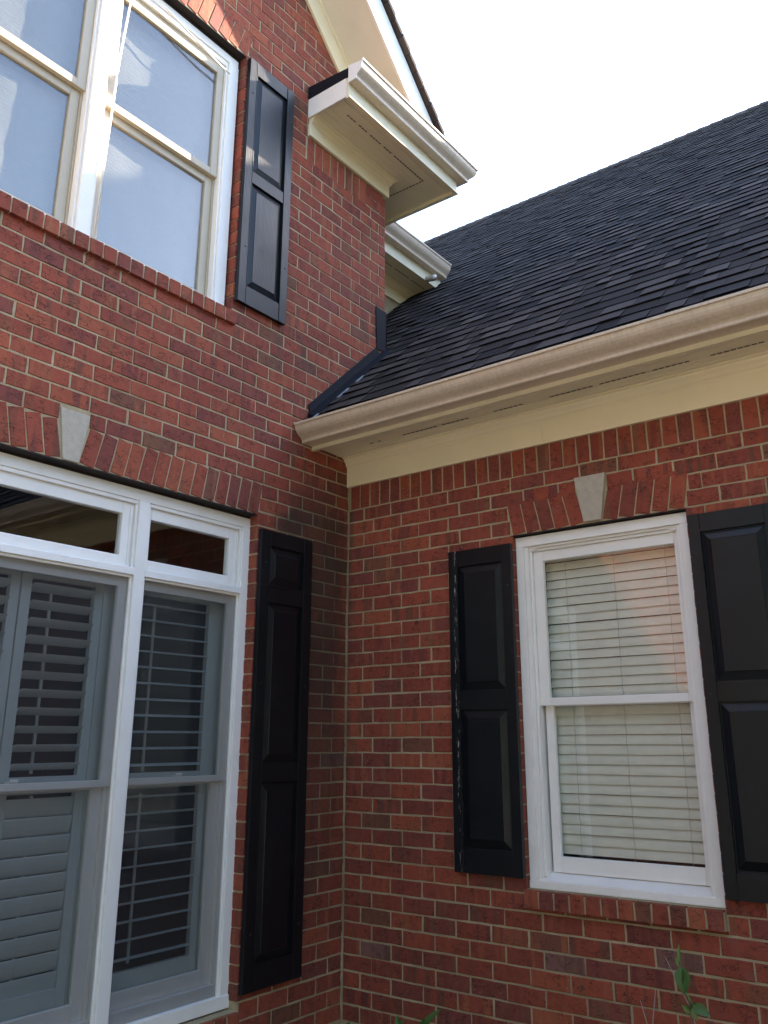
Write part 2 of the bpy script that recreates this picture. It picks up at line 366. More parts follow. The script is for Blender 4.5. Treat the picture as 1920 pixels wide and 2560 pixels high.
# ------------------------------------------------------------------ brickwork
LB, JO = .208, .0092
UA0, UA1 = -7.0, .375           # gable wall extent along y
ZG = -2.9
def zA(j):
    if j <= 0: return .081*j
    if j <= 9: return .0799*j
    return .719+(j-9)*.0849
def zB(j): return .081*j
BW, BH = LB-JO, .081-JO
def brick_variant(seed, w=BW, h=BH, depth=.03, nu=3):
    rg = random.Random(seed); per = []
    for i in range(nu): per.append((-w/2+w*i/nu, -h/2))
    for i in range(2): per.append((w/2, -h/2+h*i/2))
    for i in range(nu): per.append((w/2-w*i/nu, h/2))
    for i in range(2): per.append((-w/2, h/2-h*i/2))
    per = [(u+rg.uniform(-1, 1)*.0016, v+rg.uniform(-1, 1)*.0017) for u, v in per]
    n = len(per); tl = rg.uniform(-.0012, .0012)
    inner = [(u*(1-.006/w), v*(1-.0055/h)) for u, v in per]
    vs = [(u, tl*u/w*2+rg.uniform(0, .0006), v) for u, v in inner]+[(u, .0024, v) for u, v in per]+[(u, depth, v) for u, v in per]
    fs = [tuple(range(n))]
    for k in (0, n):
        for i in range(n): fs.append((k+i, k+n+i, k+n+(i+1) % n, k+(i+1) % n))
    mb = MB(); mb.v = vs; mb.f = fs; return mb.mesh('brick', M_brick)
VAR = [brick_variant(i) for i in range(14)]
VARD = [brick_variant(50+i, depth=.10) for i in range(8)]
SOL = [brick_variant(100+i, w=.0715, h=.185, depth=.10, nu=2) for i in range(8)]
class Wall:
    def __init__(s, w): s.w = w; s.items = []
    def put(s, u, z, su=1, sz=1, deep=False, rot=0, kind='s', out=0):
        me = random.choice(SOL if kind == 'v' else (VARD if deep else VAR))
        out += random.uniform(-.0014, .0016)
        T = Matrix.Translation((u, -out, z+random.uniform(-.0008, .0008))) @ Matrix.Rotation(rot+random.uniform(-.004, .004), 4, 'Y') @ Matrix.Diagonal((su, 1, sz, 1))
        if s.w == 'A': T = Matrix.Rotation(math.pi/2, 4, 'Z') @ T
        s.items.append((me, T))
    def row(s, z0, z1, u0, u1, phase, excl, deepat=()):
        # excl: list of (a,b) intervals; bricks clipped to what is left
        spans = [(u0, u1)]
        for a, b in excl:
            n = []
            for p, q in spans:
                if b <= p or a >= q: n.append((p, q)); continue
                if a > p: n.append((p, a))
                if b < q: n.append((b, q))
            spans = n
        k0 = math.floor((u0-phase)/LB)-1; k1 = math.ceil((u1-phase)/LB)+1
        for p, q in spans:
            for k in range(k0, k1):
                a = phase+k*LB+random.uniform(-.002, .002); b = phase+(k+1)*LB+random.uniform(-.002, .002)
                ra, rb = a+JO/2, b-JO/2
                if a < p: ra = p
                if b > q: rb = q
                if b-p < .052 or q-a < .052: continue
                if p < a < p+.052: ra = p
                if q-.052 < b < q: rb = q
                deep = any(abs(ra-d) < .03 or abs(rb-d) < .03 for d in deepat)
                s.put((ra+rb)/2, (z0+z1)/2, (rb-ra)/BW, (z1-z0-JO)/BH, deep)
    def finish(s, parent, limit=300, hide=()):
        sc_ = []
        for i, (me, T) in enumerate(s.items):
            c = T @ Vector((0, 0, 0)); u, v, z = proj(c)
            if z < .3: sc_.append((0, i)); continue
            e = T @ Vector((.09, 0, 0)); e2 = T @ Vector((0, 0, .035))
            if me in SOL: e = T @ Vector((.035, 0, 0)); e2 = T @ Vector((0, 0, .09))
            a, b = proj(e)[:2], proj(e2)[:2]
            ar = abs((a[0]-u)*(b[1]-v)-(a[1]-v)*(b[0]-u))
            if not (-20 < u < 1940 and -20 < v < 2580): ar = 0
            cu, cz = (c.y, c.z) if s.w == 'A' else (c.x, c.z)
            if any(h[0] < cu < h[1] and h[2] < cz < h[3] for h in hide): ar *= .05
            sc_.append((ar, i))
        sc_.sort(reverse=True); keep = set(i for a, i in sc_[:limit] if a > 0)
        rest = MB()
        for i, (me, T) in enumerate(s.items):
            if i in keep:
                o = bpy.data.objects.new('brick', me); o.matrix_basis = T; link(o, parent)
            else:
                vv = [tuple(T @ v.co) for v in me.vertices]; k = len(rest.v); rest.v += vv
                rest.f += [tuple(k+j for j in p.vertices) for p in me.polygons]
        me = rest.mesh('brickwork', M_brick); o = bpy.data.objects.new('brickwork', me); link(o, parent); o['kind'] = 'stuff'
        print('wall', s.w, 'bricks', len(s.items), 'single', len(keep))
def panel(mb, w, us, zs, holes, d0, d1, topf=None):
    us = sorted(set(us+[h[0] for h in holes]+[h[1] for h in holes])); zs = sorted(set(zs+[h[2] for h in holes]+[h[3] for h in holes]))
    for a, b in zip(us, us[1:]):
        for c, d in zip(zs, zs[1:]):
            um, zm = (a+b)/2, (c+d)/2
            if any(h[0] < um < h[1] and h[2] < zm < h[3] for h in holes): continue
            mb.wbox(w, a, b, d0, d1, c, d)

# openings (u0,u1,z0,z1)
LOW = (-3.196, -.774, -2.625, -.186); UPW = (-2.921, -1.049, .955, 2.735); WB = (1.168, 2.118, -2.085, -.331)
wallA = MB()
HE = .0045
panel(wallA, 'A', [UA0, UA1], [ZG, 2.507], [(LOW[0]-HE, LOW[1]+HE, LOW[2], LOW[3]), (UPW[0]-HE, UPW[1]+HE, UPW[2], 2.507)], .0035, .115)
# gable part above 2.507, cut along the rakes
GC = -1.985; SUMF = 3.20
bm = bmesh.new()
for (a, b, c, d) in [(-4.6, UPW[0]-HE, 2.507, UPW[3]), (UPW[1]+HE, .375, 2.507, UPW[3]), (-4.6, .375, UPW[3], 5.3)]:
    bmesh.ops.create_cube(bm, size=1, matrix=Matrix.Translation((-.0585, (a+b)/2, (c+d)/2)) @ Matrix.Diagonal((.109, b-a, d-c, 1)))
for nrm, off in (((0, 1, 1), SUMF), ((0, -1, 1), SUMF-2*GC)):
    geom = bm.verts[:]+bm.edges[:]+bm.faces[:]
    bmesh.ops.bisect_plane(bm, geom=geom, plane_co=(0, 0, off), plane_no=nrm, clear_outer=True)
meg = bpy.data.meshes.new('g'); bm.to_mesh(meg); bm.free()
k = len(wallA.v); wallA.v += [tuple(v.co) for v in meg.vertices]; wallA.f += [tuple(k+i for i in p.vertices) for p in meg.polygons]
# outer corner return and set-back wall
wallA.box(-.9, -.1151, .31, .3715, 0, 2.6)
WA = wallA.build('wall', M_mortar, HOUSE, label='tall two-storey brick gable wall on the left')
brA = Wall('A'); random.seed(11)
JT = 60
for j in range(-36, JT):
    z1, z0 = zA(j), zA(j-1)
    if z0 < ZG: continue
    zm = (z0+z1)/2
    ph = .0 if j % 2 == 0 else .094
    ex = []; deep = []
    if z1 > LOW[2]+.02 and z0 < LOW[3]-.02: ex.append((LOW[0], LOW[1])); deep += [LOW[0], LOW[1]]
    if LOW[2]-.09 < zm < LOW[2]+.02: ex.append((LOW[0]-.02, LOW[1]+.02))
    if -.19 < zm < .004:
        t = (zm+.19)/.19; e = .004+t*.028
        ex.append((-3.139 if t > .5 else -3.115, LOW[1]+e))
        if t > .4: pass
    if z1 > UPW[2]+.01 and z0 < UPW[3]-.02: ex.append((UPW[0], UPW[1])); deep += [UPW[0], UPW[1]]
    if .868 < zm < .96: ex.append((UPW[0]-.02, UPW[1]+.025))
    if UPW[3] < zm < 2.945:
        e = .004+(zm-UPW[3])/.21*.060; ex.append((UPW[0]-e, UPW[1]+e))
    if -.0 < zm < .062: ex.append((-2.022, -1.862))
    if zm > 2.30:
        if zm < 2.51: ex.append((-.49, .145))
    hi = UA1
    if 2.50 < zm < 2.86: hi = min(hi, -.485)
    hi = min(hi, 3.13-z1); lo = max(UA0, 2*GC-3.13+z1)
    if hi-lo < .1: continue
    # flashing hides nothing: keep full courses
    brA.row(z0, z1, lo, hi, ph, ex, deep+([UA1] if zm < 2.5 else []))
# jack arch soldiers over the lower window, leaning towards the keystone
def arch(wall, c, half_top, half_bot, z0, z1, key_t, key_b, n, w):
    for sgn in (-1, 1):
        for i in range(n):
            t = (i+.5)/n
            ut = key_t+(half_top-key_t)*t; ub = key_b+(half_bot-key_b)*t
            u = c+sgn*(ut+ub)/2; ang = math.atan2(sgn*(ut-ub), z1-z0)
            ww = ((half_top-key_t)/n+(half_bot-key_b)/n)/2-JO*.9
            wall.put(u, (z0+z1)/2, ww/.0715, (z1-z0-.008)/.185, kind='v', rot=ang, out=.0)
arch(brA, -1.942, 1.197, 1.170, -.184, .002, .082, .043, 14, 'A')
arch(brA, GC, 1.000, .940, 2.737, 2.945, .095, .05, 11, 'A')
for i in range(8): brA.put(-.477+.0785*(i+.5), 2.413, .0692/.0715, 1.0, kind='v')
brA.put(.25, 2.475, .95, .9, True); brA.put(.20, 2.39, .5, 1.05, True); brA.put(.32, 2.39, .45, 1.05, True)
# rowlock sills
def sill(wall, u0, n, pitch, z0, z1, out):
    for i in range(n):
        wall.put(u0+pitch*(i+.5), (z0+z1)/2, (pitch-JO)/.0715, (z1-z0)/.185, kind='v', out=out)
sill(brA, LOW[0]-.01, 31, (LOW[1]-LOW[0]+.02)/31, LOW[2]-.088, LOW[2]-.004, .022)
sill(brA, UPW[0]-.01, 24, (UPW[1]-UPW[0]+.03)/24, .872, .951, .022)
for (u0, u1, z0, z1) in ((LOW[0]-.005, LOW[1]+.005, LOW[2]-.085, LOW[2]-.008), (UPW[0]-.005, UPW[1]+.015, .875, .947)):
    pass
brA.finish(WA, 300, hide=[(-.765, -.355, -2.55, -.265), (-1.04, -.65, 1.02, 2.72), LOW, UPW])
P1('sill_mortar', M_mortar, WA, (-.10, .017, LOW[0]-.008, LOW[1]+.008, LOW[2]-.085, LOW[2]-.007), (-.10, .017, UPW[0]-.008, UPW[1]+.018, .875, .947), kind='stuff')

wallB = MB(); XB1 = 6.5
panel(wallB, 'B', [.0, XB1], [ZG, .15], [(WB[0]-HE, WB[1]+HE, WB[2], WB[3])], .0035, .115)
wallB.box(-.9, XB1, .0035, .115, .1501, .33)
WALLB = wallB.build('wall', M_mortar, HOUSE, label='single-storey brick wall on the right')
brB = Wall('B'); random.seed(23)
for n in range(1, 36):
    z1, z0 = -.081*(n-1), -.081*n
    if z0 < ZG: continue
    zm = (z0+z1)/2; ph = .1277 if n % 2 else .2059
    ex = []; deep = []
    if z1 > WB[2]+.02 and z0 < WB[3]-.02: ex.append((WB[0], WB[1])); deep += [WB[0], WB[1]]
    if -2.172 < zm < -2.075: ex.append((1.158, 2.124))
    if -.331 < zm < -.133:
        t = (zm+.331)/.2; e = .004+t*.035; ex.append((WB[0]-e, WB[1]+e))
    if -.14 < zm < -.074: ex.append((1.552, 1.732))
    brB.row(z0, z1, .010, XB1, ph, ex, deep)
# half-height course pieces above the arch
c0 = (WB[0]+WB[1])/2
arch(brB, c0, .507, .473, -.329, -.134, .090, .045, 5, 'B')
for i in range(80): brB.put(.018+.0777*(i+.5), .078, .0692/.0715, .148/.185, kind='v')
sill(brB, 1.166, 12, .0793, -2.167, -2.088, .032)
brB.row(-2.187, -2.1655, 1.160, 2.122, .12, [])
brB.finish(WALLB, 300, hide=[(.77, 1.17, -2.04, -.37), (2.13, 2.6, -2.04, -.37), WB])
P1('sill_mortar', M_mortar, WALLB, (1.168, 2.116, -.027, .10, -2.164, -2.092), kind='stuff')
# smeared corner mortar bead
cm = MB(); random.seed(5); zz = -2.9; pts = []
while zz < .14:
    pts.append((.004+random.uniform(0, .003), -.004-random.uniform(0, .003), zz)); zz += .02
cm.tube(pts, [max(.001, random.uniform(.001, .0065)+.0028*math.sin(i*.13)) for i, _ in enumerate(pts)], 6); cm.build('corner_joint', M_mortar, WALLB, label='smeared mortar joint in the inner corner')
L0_ = LOW[0]+.001
# keystones
def keystone(w, c, zt, zb, ht, hb, out, parent):
    pr = [(c-ht, zt), (c+ht, zt), (c+hb, zb), (c-hb, zb)]
    mb = MB(); mb.prism(pr, -out, .06, (lambda p, a: (-a, p[0], p[1])) if w == 'A' else (lambda p, a: (p[0], a, p[1])))
    return mb.build('keystone', M_key, parent, .003)
keystone('A', -1.942, .061, -.178, .077, .040, .004, WA)
keystone('A', GC, 3.01, 2.745, .081, .045, .012, WA)
keystone('B', 1.642, -.075, -.318, .087, .048, .014, WALLB)
P1('lintel', M_lintel, WA, (-.16, -.003, LOW[0]-.05, LOW[1]+.002, -.1875, -.181), (-.16, -.0605, L0_, LOW[1]-.001, -.1995, -.1877), label='dark steel lintel over the tall window')
P1('lintel', M_lintel, WA, (-.16, -.003, UPW[0]-.03, UPW[1]+.002, 2.7325, 2.740), (-.16, -.055, UPW[0]+.001, UPW[1]-.001, 2.7085, 2.7323), label='dark steel lintel over the upstairs window')
P1('lintel', M_lintel, WALLB, (WB[0]-.01, WB[1]+.01, .002, .10, -.3315, -.3265), label='dark steel lintel over the blind window')

# ------------------------------------------------------------------ windows
def frame(mb, w, u0, u1, z0, z1, d0, d1, su, st, sb=None, su2=None):
    sb = st if sb is None else sb; su2 = su if su2 is None else su2
    mb.wbox(w, u0, u0+su, d0, d1, z0, z1); mb.wbox(w, u1-su2, u1, d0, d1, z0, z1)
    mb.wbox(w, u0+su, u1-su2, d0, d1, z1-st, z1); mb.wbox(w, u0+su, u1-su2, d0, d1, z0, z0+sb)
def pane(w, u0, u1, z0, z1, d, parent, m=None, name='pane'):
    return P1(name, m or M_glass, parent, (u0, u1, d, d+.004, z0, z1), w=w)
def onepane(w, u0, u1, z0, z1, d, parent, m=None, name='pane'):
    mb = MB()
    if w == 'A': mb.add([(-d, u0, z0), (-d, u1, z0), (-d, u1, z1), (-d, u0, z1)], [(0, 1, 2, 3)])
    else: mb.add([(u0, d, z0), (u1, d, z0), (u1, d, z1), (u0, d, z1)], [(0, 1, 2, 3)])
    me = mb.mesh(name, m or M_glass, False); o = bpy.data.objects.new(name, me); return link(o, parent)

# --- lower three-part window with transoms
W = MB(); L0, L1 = LOW[0]+.012, -.757
W.wbox('A', L0, L1, .060, .16, -.256, -.200)
W.wbox('A', L1-.068, L1, .058, .16, -2.62, -.256); W.wbox('A', L0, L0+.068, .058, .16, -2.62, -.256)
M1 = (-1.512, -1.450); M2 = (2*GC-M1[1], 2*GC-M1[0])
for m_ in (M1, M2): W.wbox('A', m_[0], m_[1], .055, .16, -2.56, -.256)
for a, b in ((M1[1], L1-.068), (M2[1], M1[0]), (L0+.068, M2[0])):
    W.wbox('A', a, b, .052, .16, -.628, -.592)
    W.wbox('A', a, b, .066, .16, -.275, -.256)            # head bead
    W.wbox('A', a, a+.014, .066, .16, -.592, -.275); W.wbox('A', b-.014, b, .066, .16, -.592, -.275)
    W.wbox('A', a, a+.012, .068, .16, -2.56, -.628); W.wbox('A', b-.012, b, .068, .16, -2.56, -.628)
    W.wbox('A', a+.012, b-.012, .063, .16, -.640, -.628)
W.wbox('A', L0, L1, .052, .16, -2.618, -2.56)
WL = W.build('window', M_white, HOUSE, .003, label='tall white three-part window with transoms and plantation shutters behind it')
units = [(M1[1], L1-.068), (M2[1], M1[0]), (L0+.068, M2[0])]
for a, b in units:
    mb = MB(); frame(mb, 'A', a+.014, b-.014, -.592, -.275, .080, .12, .014, .058, .054, .062)
    mb.wbox('A', b-.036, b-.026, .074, .081, -.575, -.295)
    t = mb.build('transom_sash', M_white, WL, .003); pane('A', a+.02, b-.07, -.54, -.33, .098, WL)
for i, (a, b) in enumerate(units):
    mb = MB(); frame(mb, 'A', a+.012, b-.012, -1.586, -.640, .088, .115, .016, .045, .030, .045)
    mb.build('sash', M_white, WL, .002)
    mb = MB(); frame(mb, 'A', a+.020, b-.030, -2.508, -1.560, .1155, .142, .016, .035, .068, .052)
    mb.wbox('A', a+.012, a+.020, .10, .16, -2.56, -1.586); mb.wbox('A', b-.030, b-.012, .10, .16, -2.56, -1.586)
    mb.wbox('A', a+.012, b-.012, .085, .16, -2.56, -2.509)
    mb.build('sash', M_white, WL, .002)
    pane('A', a+.02, b-.05, -1.57, -.68, .10, WL); pane('A', a+.03, b-.075, -2.45, -1.58, .127, WL)
    onepane('A', a+.012, b-.012, -2.56, -.640, .078, WL, M_screen, 'insect_screen')
    mb = MB(); c = (a+b)/2; mb.wbox('A', c-.03, c+.03, .100, .114, -1.561, -1.548); mb.wbox('A', c-.008, c+.03, .096, .104, -1.552, -1.540)
    mb.build('sash_lock', M_white, WL, .002)
# --- upstairs twin window
W = MB(); U0, U1 = UPW[0]+.012, -1.064
W.wbox('A', U0, U1, .054, .16, 2.655, 2.708); W.wbox('A', U1-.075, U1, .05, .16, .96, 2.655); W.wbox('A', U0, U0+.075, .05, .16, .96, 2.655)
W.wbox('A', -2.024, -1.946, .045, .16, .99, 2.655)
W.wbox('A', U0, U1, .035, .16, .955, .99)
for a, b in ((-1.946, U1-.075), (U0+.075, -2.024)):
    W.wbox('A', a, b, .062, .16, 2.618, 2.655); W.wbox('A', a, a+.014, .062, .16, .99, 2.618); W.wbox('A', b-.014, b, .062, .16, .99, 2.618)
WU = W.build('window', M_white, HOUSE, .003, label='upstairs twin double-hung window with sheer curtains drawn')
for a, b in ((-1.946, U1-.075), (U0+.075, -2.024)):
    mb = MB(); frame(mb, 'A', a+.014, b-.014, 1.815, 2.618, .080, .108, .052, .075, .045); mb.build('sash', M_sash_warm, WU, .003)
    mb = MB(); frame(mb, 'A', a+.026, b-.026, 1.00, 1.852, .1085, .138, .052, .085, .050)
    mb.wbox('A', a+.014, a+.026, .10, .16, .99, 1.815); mb.wbox('A', b-.026, b-.014, .10, .16, .99, 1.815)
    mb.build('sash', M_sash_warm, WU, .003)
    pane('A', a+.06, b-.06, 1.85, 2.55, .094, WU, M_glassw); pane('A', a+.07, b-.07, 1.04, 1.78, .122, WU, M_glassw)
mb = MB(); mb.tube([(-.036, -1.930, 1.0), (-.036, -1.912, 1.6), (-.040, -1.893, 2.1), (-.044, -1.853, 2.64)], .0055, 5)
mb.build('screen_bead', M_white, WU, smooth=True, label='thin upright white bead catching the sun')
mb = MB(); mb.tube([(-.020, -1.75, 2.655), (-.026, -1.30, 2.560), (-.030, -1.15, 2.545)], .0055, 5)
mb.build('screen_bead', M_white, WU, smooth=True, label='thin slanting white bead catching the sun')
# --- window with the blind
W = MB(); b0, b1 = WB[0]+.003, WB[1]-.008
W.wbox('B', b0, b1, .030, .15, -.392, -.338)
W.wbox('B', b0, b0+.045, .030, .15, -2.05, -.392); W.wbox('B', b0+.045, b0+.070, .040, .15, -2.05, -.392)
W.wbox('B', b1-.040, b1, .030, .15, -2.05, -.392); W.wbox('B', b1-.058, b1-.040, .040, .15, -2.05, -.392)
W.wbox('B', b0+.07, b1-.058, .044, .15, -.405, -.392); W.wbox('B', b0+.07, b1-.058, .056, .15, -.420, -.405)
W.wbox('B', b0+.07, b0+.084, .052, .15, -2.03, -.420); W.wbox('B', b1-.066, b1-.058, .052, .15, -2.03, -.420)
W.wbox('B', b0, b1, .024, .06, -2.084, -2.05)
W.prism([(.030, -2.0505), (.12, -2.0505), (.12, -2.012), (.030, -2.046)], b0+.045, b1-.040, lambda p, a: (a, p[0], p[1]))
WBW = W.build('window', M_white, HOUSE, .003, label='white double-hung window with closed blinds between two black shutters')
a, b = b0+.084, b1-.066
mb = MB(); frame(mb, 'B', a, b, -1.226, -.420, .068, .098, .054, .055, .040, .020); mb.build('sash', M_white, WBW, .003)
mb = MB(); frame(mb, 'B', a+.012, b-.010, -2.014, -1.190, .0985, .125, .045, .040, .072, .020); mb.build('sash', M_white, WBW, .003)
pane('B', a+.04, b-.01, -1.20, -.46, .082, WBW, M_glassb); pane('B', a+.05, b-.02, -1.96, -1.22, .112, WBW, M_glassb)
for cx_, sg in ((b0+.088, 1), (b1-.075, -1)):
    mb = MB(); mb.prism([(0, 0), (.030, .012), (.046, .004), (.040, -.010), (.020, -.016), (.004, -.010)], .046, .052, lambda p, q, c=cx_, s=sg: (c+s*(p[0]-.02), q, -.402+p[1]))
    mb.build('screen_clip', M_white, WBW, .001)

# rooms behind the glass
def room(x0, x1, y0, y1, z0, z1, skip):
    mb = MB(); v = [(x0, y0, z0), (x1, y0, z0), (x1, y1, z0), (x0, y1, z0), (x0, y0, z1), (x1, y0, z1), (x1, y1, z1), (x0, y1, z1)]
    f = {'-z': (0, 1, 2, 3), '+z': (4, 7, 6, 5), '-y': (0, 4, 5, 1), '+x': (1, 5, 6, 2), '+y': (2, 6, 7, 3), '-x': (3, 7, 4, 0)}
    mb.add(v, [q for k_, q in f.items() if k_ != skip]); me = mb.mesh('interior_room', M_room, False)
    return link(bpy.data.objects.new('interior_room', me), HOUSE)
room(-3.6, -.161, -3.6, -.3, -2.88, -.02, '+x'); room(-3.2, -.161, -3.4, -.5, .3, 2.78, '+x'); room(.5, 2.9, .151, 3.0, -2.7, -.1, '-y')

# ------------------------------------------------------------------ exterior shutters
def shutter(w, u0, u1, z0, z1, panels, stile, label, m=None, seam=None, screws=()):
    m = m or M_black; t = .032
    mb = MB(); f = (lambda u, d, z: (-d, u, z)) if w == 'A' else (lambda u, d, z: (u, d, z))
    mb.wbox(w, u0, u1, -.016, -.004, z0, z1)                                   # back sheet
    zs = [z0]
    for a, b in panels: zs += [a, b]
    zs.append(z1)
    for k_, (ua, ub, s) in enumerate(((u0, u0+stile, 1), (u1-stile, u1, 1))):
        mb.wbox(w, ua, ub, -t, -.016, z0, z1)
        g0 = ub-.004 if k_ == 0 else ua-.0
        mb.wbox(w, g0, g0+.004, -t-.0022, -t, z0+.001, z1-.001)                   # bead beside the stile
    for a, b in zip(zs[0::2], zs[1::2]): mb.wbox(w, u0+stile, u1-stile, -t+.0015, -.016, a, b)
    if seam: mb.wbox(w, u0-.001, u1+.001, -t-.001, -.002, seam-.0015, seam+.0015)
    o = mb.build('shutter', m, HOUSE, .0018, label=label)
    for a, b in panels:
        q = MB(); s = stile
        r = [[(u0+s, a), (u1-s, a), (u1-s, b), (u0+s, b)], [(u0+s+.006, a+.006), (u1-s-.006, a+.006), (u1-s-.006, b-.006), (u0+s+.006, b-.006)],
             [(u0+s+.040, a+.042), (u1-s-.040, a+.042), (u1-s-.040, b-.042), (u0+s+.040, b-.042)], [(u0+s+.043, a+.045), (u1-s-.043, a+.045), (u1-s-.043, b-.045), (u0+s+.043, b-.045)]]
        dd = [-.0165, -.0165, -.0275, -.0300]
        vs = [f(p[0], d, p[1]) for ring, d in zip(r, dd) for p in ring]
        fs = [(k_*4+i, k_*4+(i+1) % 4, k_*4+4+(i+1) % 4, k_*4+4+i) for k_ in range(3) for i in range(4)]+[(12, 13, 14, 15)]
        q.add(vs, fs); q.build('raised_panel', m, o)
    for (u, z) in screws:
        q = MB(); c = Vector(f(u, -t, z)); n = Vector((1, 0, 0)) if w == 'A' else Vector((0, -1, 0))
        q.tube([c-n*.002, c+n*.002, c+n*.0035], [.006, .006, .003], 8); q.build('screw', M_screw, o)
    return o
shutter('A', -.765, -.355, -2.555, -.265, [(-2.438, -1.597), (-1.503, -.663), (-.568, -.350)], .070, 'long black three-panel shutter beside the tall window', seam=-.5785, screws=[(-.730, -.45), (-.730, -1.1), (-.39, -1.1), (-.730, -2.3), (-.39, -2.3)])
shutter('A', -1.040, -.648, 1.026, 2.722, [(1.142, 1.842), (1.922, 2.628)], .062, 'black two-panel shutter beside the upstairs window', screws=[(-1.008, 2.475), (-.672, 2.468), (-1.002, 1.393), (-.672, 1.402)])
shutter('B', .771, 1.170, -2.038, -.374, [(-1.920, -1.238), (-1.141, -.464)], .058, 'black shutter with flaking paint left of the blind window', M_worn, screws=[(1.146, -.60)])
shutter('B', 2.131, 2.530, -2.040, -.373, [(-1.930, -1.235), (-1.150, -.460)], .055, 'black shutter right of the blind window, cut by the frame', screws=[(2.155, -.56), (2.155, -1.2)])

# ------------------------------------------------------------------ low wing: cornice, gutter, roof
fX = lambda p, a: (a, p[0], p[1])
XE = 6.6
P1('frieze_board', M_frieze, HOUSE, (.002, 1.390, -.020, .002, .150, .2705), label='cream frieze board under the low eave')
P1('frieze_board', M_frieze, HOUSE, (1.3915, XE, -.0205, .002, .1495, .2705), label='cream frieze board under the low eave, further right')
mb = MB(); mb.prism([(.0, .2706), (-.022, .2706), (-.024, .280), (-.034, .290), (-.037, .302), (-.050, .316), (-.053, .326), (-.068, .330), (-.068, .3365), (0, .3365)], .003, XE, fX)
mb.build('crown_moulding', M_frieze, HOUSE, label='stepped crown moulding under the low soffit')
mb = MB(); mb.box(.003, XE, -.337, -.0, .3367, .348)
for yy in (-.105, -.150, -.262, -.30): mb.box(.003, XE, yy-.0022, yy+.0022, .3345, .3367)
SOF = mb.build('soffit', M_soffit, HOUSE, label='vented cream soffit of the low eave')
random.seed(3)
def vents(pts, ax, parent, z):
    mb = MB()
    for (x, y) in pts:
        if ax == 'x': mb.box(x-.012, x+.012, y-.0045, y+.0045, z-.0012, z)
        else: mb.box(x-.0045, x+.0045, y-.012, y+.012, z-.0012, z)
    mb.build('vent_slots', M_dark, parent, kind='stuff')
pts = []
x = .3
while x < XE:
    for k in range(random.choice((4, 6, 8))):
        if x > .45 or k % 2: pts.append((x, -.182))
        x += .031
    x += random.choice((.031, .093, .155))

vents(pts, 'x', SOF, .3345)
mb = MB(); mb.box(.004, XE, -.357, -.338, .305, .445); mb.prism([(-.366, .302), (-.338, .302), (-.338, .3065), (-.352, .3095), (-.3645, .307)], .004, XE, fX)
mb.build('fascia_board', M_soffit, HOUSE, .001, label='cream fascia of the low eave behind the gutter')
def gutter_profile(b, s):    # outward coordinate increases by s*; z relative handled by caller
    P = [(0, 0), (.080, 0), (.085, .005), (.085, .014), (.0865, .018), (.094, .026), (.110, .036), (.125, .046), (.137, .058), (.145, .072), (.1485, .086), (.150, .093), (.160, .095), (.161, .107), (.156, .110), (.146, .110), (.144, .104), (.146, .098), (.143, .088), (.03, .080), (.0, .112)]
    return P
GP = gutter_profile(0, 1)
gpB = [(-.357-p[0], .331+p[1]) for p in GP]
mb = MB(); mb.prism(gpB, .004, XE, fX)
GUT = mb.build('gutter', M_gutter, HOUSE, label='tan metal gutter along the low wing eave')
mb = MB(); mb.prism([(-.357-p[0]*1.012, .331+(p[1]-.05)*1.03+.05) for p in GP[:18]+[(.0, .110)]], .0015, .0060, fX); mb.build('end_cap', M_gutter, GUT)
# roof body
SL = .94; ANG = math.atan(SL); zr = lambda y: .868+SL*y
YR, ZRDG = 5.05, zr(5.05)
def deck(y0, y1, x0, x1):
    pr = [(y0, zr(y0)-.012), (y1, zr(y1)-.012), (y1, zr(y1)-.14), (y0, zr(y0)-.14)]
    mbd.prism(pr, x0, x1, fX)
mbd = MB(); mbd.prism([(-.46, zr(-.46)-.012), (.372, zr(.372)-.012), (.372, zr(.372)-.14), (-.335, zr(-.335)-.10), (-.335, zr(-.335)-.045), (-.46, zr(-.46)-.022)], .006, XE, fX); deck(.376, 2.0, -.88, XE); deck(2.0, YR, -3.3, XE)
mbd.prism([(YR, ZRDG-.012), (10.6, .42), (10.6, .30), (YR, ZRDG-.14)], -3.3, XE, fX)
ROOF = mbd.build('roof', M_deck, HOUSE, label='steep dark shingled roof of the low wing')
# shingles
random.seed(42)
def shingle_variant(seed, dark):
    rg = random.Random(seed); th = rg.uniform(.0045, .0060) if dark else rg.uniform(.0090, .0115); jl = rg.uniform(-.003, .004); n = 2; vs = []
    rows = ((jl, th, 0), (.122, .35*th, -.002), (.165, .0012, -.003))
    for r_, (sy, top, bot) in enumerate(rows):
        for i in range(n+1):
            w_ = rg.uniform(-.0020, .0020) if r_ == 0 else 0
            vs.append((-.5+i/n, sy+w_, top+(rg.uniform(-.0006, .0008) if r_ == 0 else 0))); vs.append((-.5+i/n, sy+w_, bot))
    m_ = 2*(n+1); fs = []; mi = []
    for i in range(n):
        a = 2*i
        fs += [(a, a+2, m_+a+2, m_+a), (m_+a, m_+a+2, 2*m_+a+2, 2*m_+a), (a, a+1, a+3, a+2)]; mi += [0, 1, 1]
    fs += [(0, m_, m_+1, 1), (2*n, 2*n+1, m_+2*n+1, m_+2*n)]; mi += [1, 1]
    me = bpy.data.meshes.new('shingle'); me.from_pydata(vs, [], fs); me.materials.append(M_shingle_d if dark else M_shingle); me.materials.append(M_shingle_s)  # granule band and butt edges carry the course shadow lines in their colour
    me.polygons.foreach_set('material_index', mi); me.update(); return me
SV = [[shingle_variant(i, d) for i in range(8)] for d in (0, 1)]
EXPO = .143; tv = Vector((0, math.cos(ANG), math.sin(ANG))); nv = Vector((0, -math.sin(ANG), math.cos(ANG)))
items = []; s = 0.; y_e = -.475; row = 0
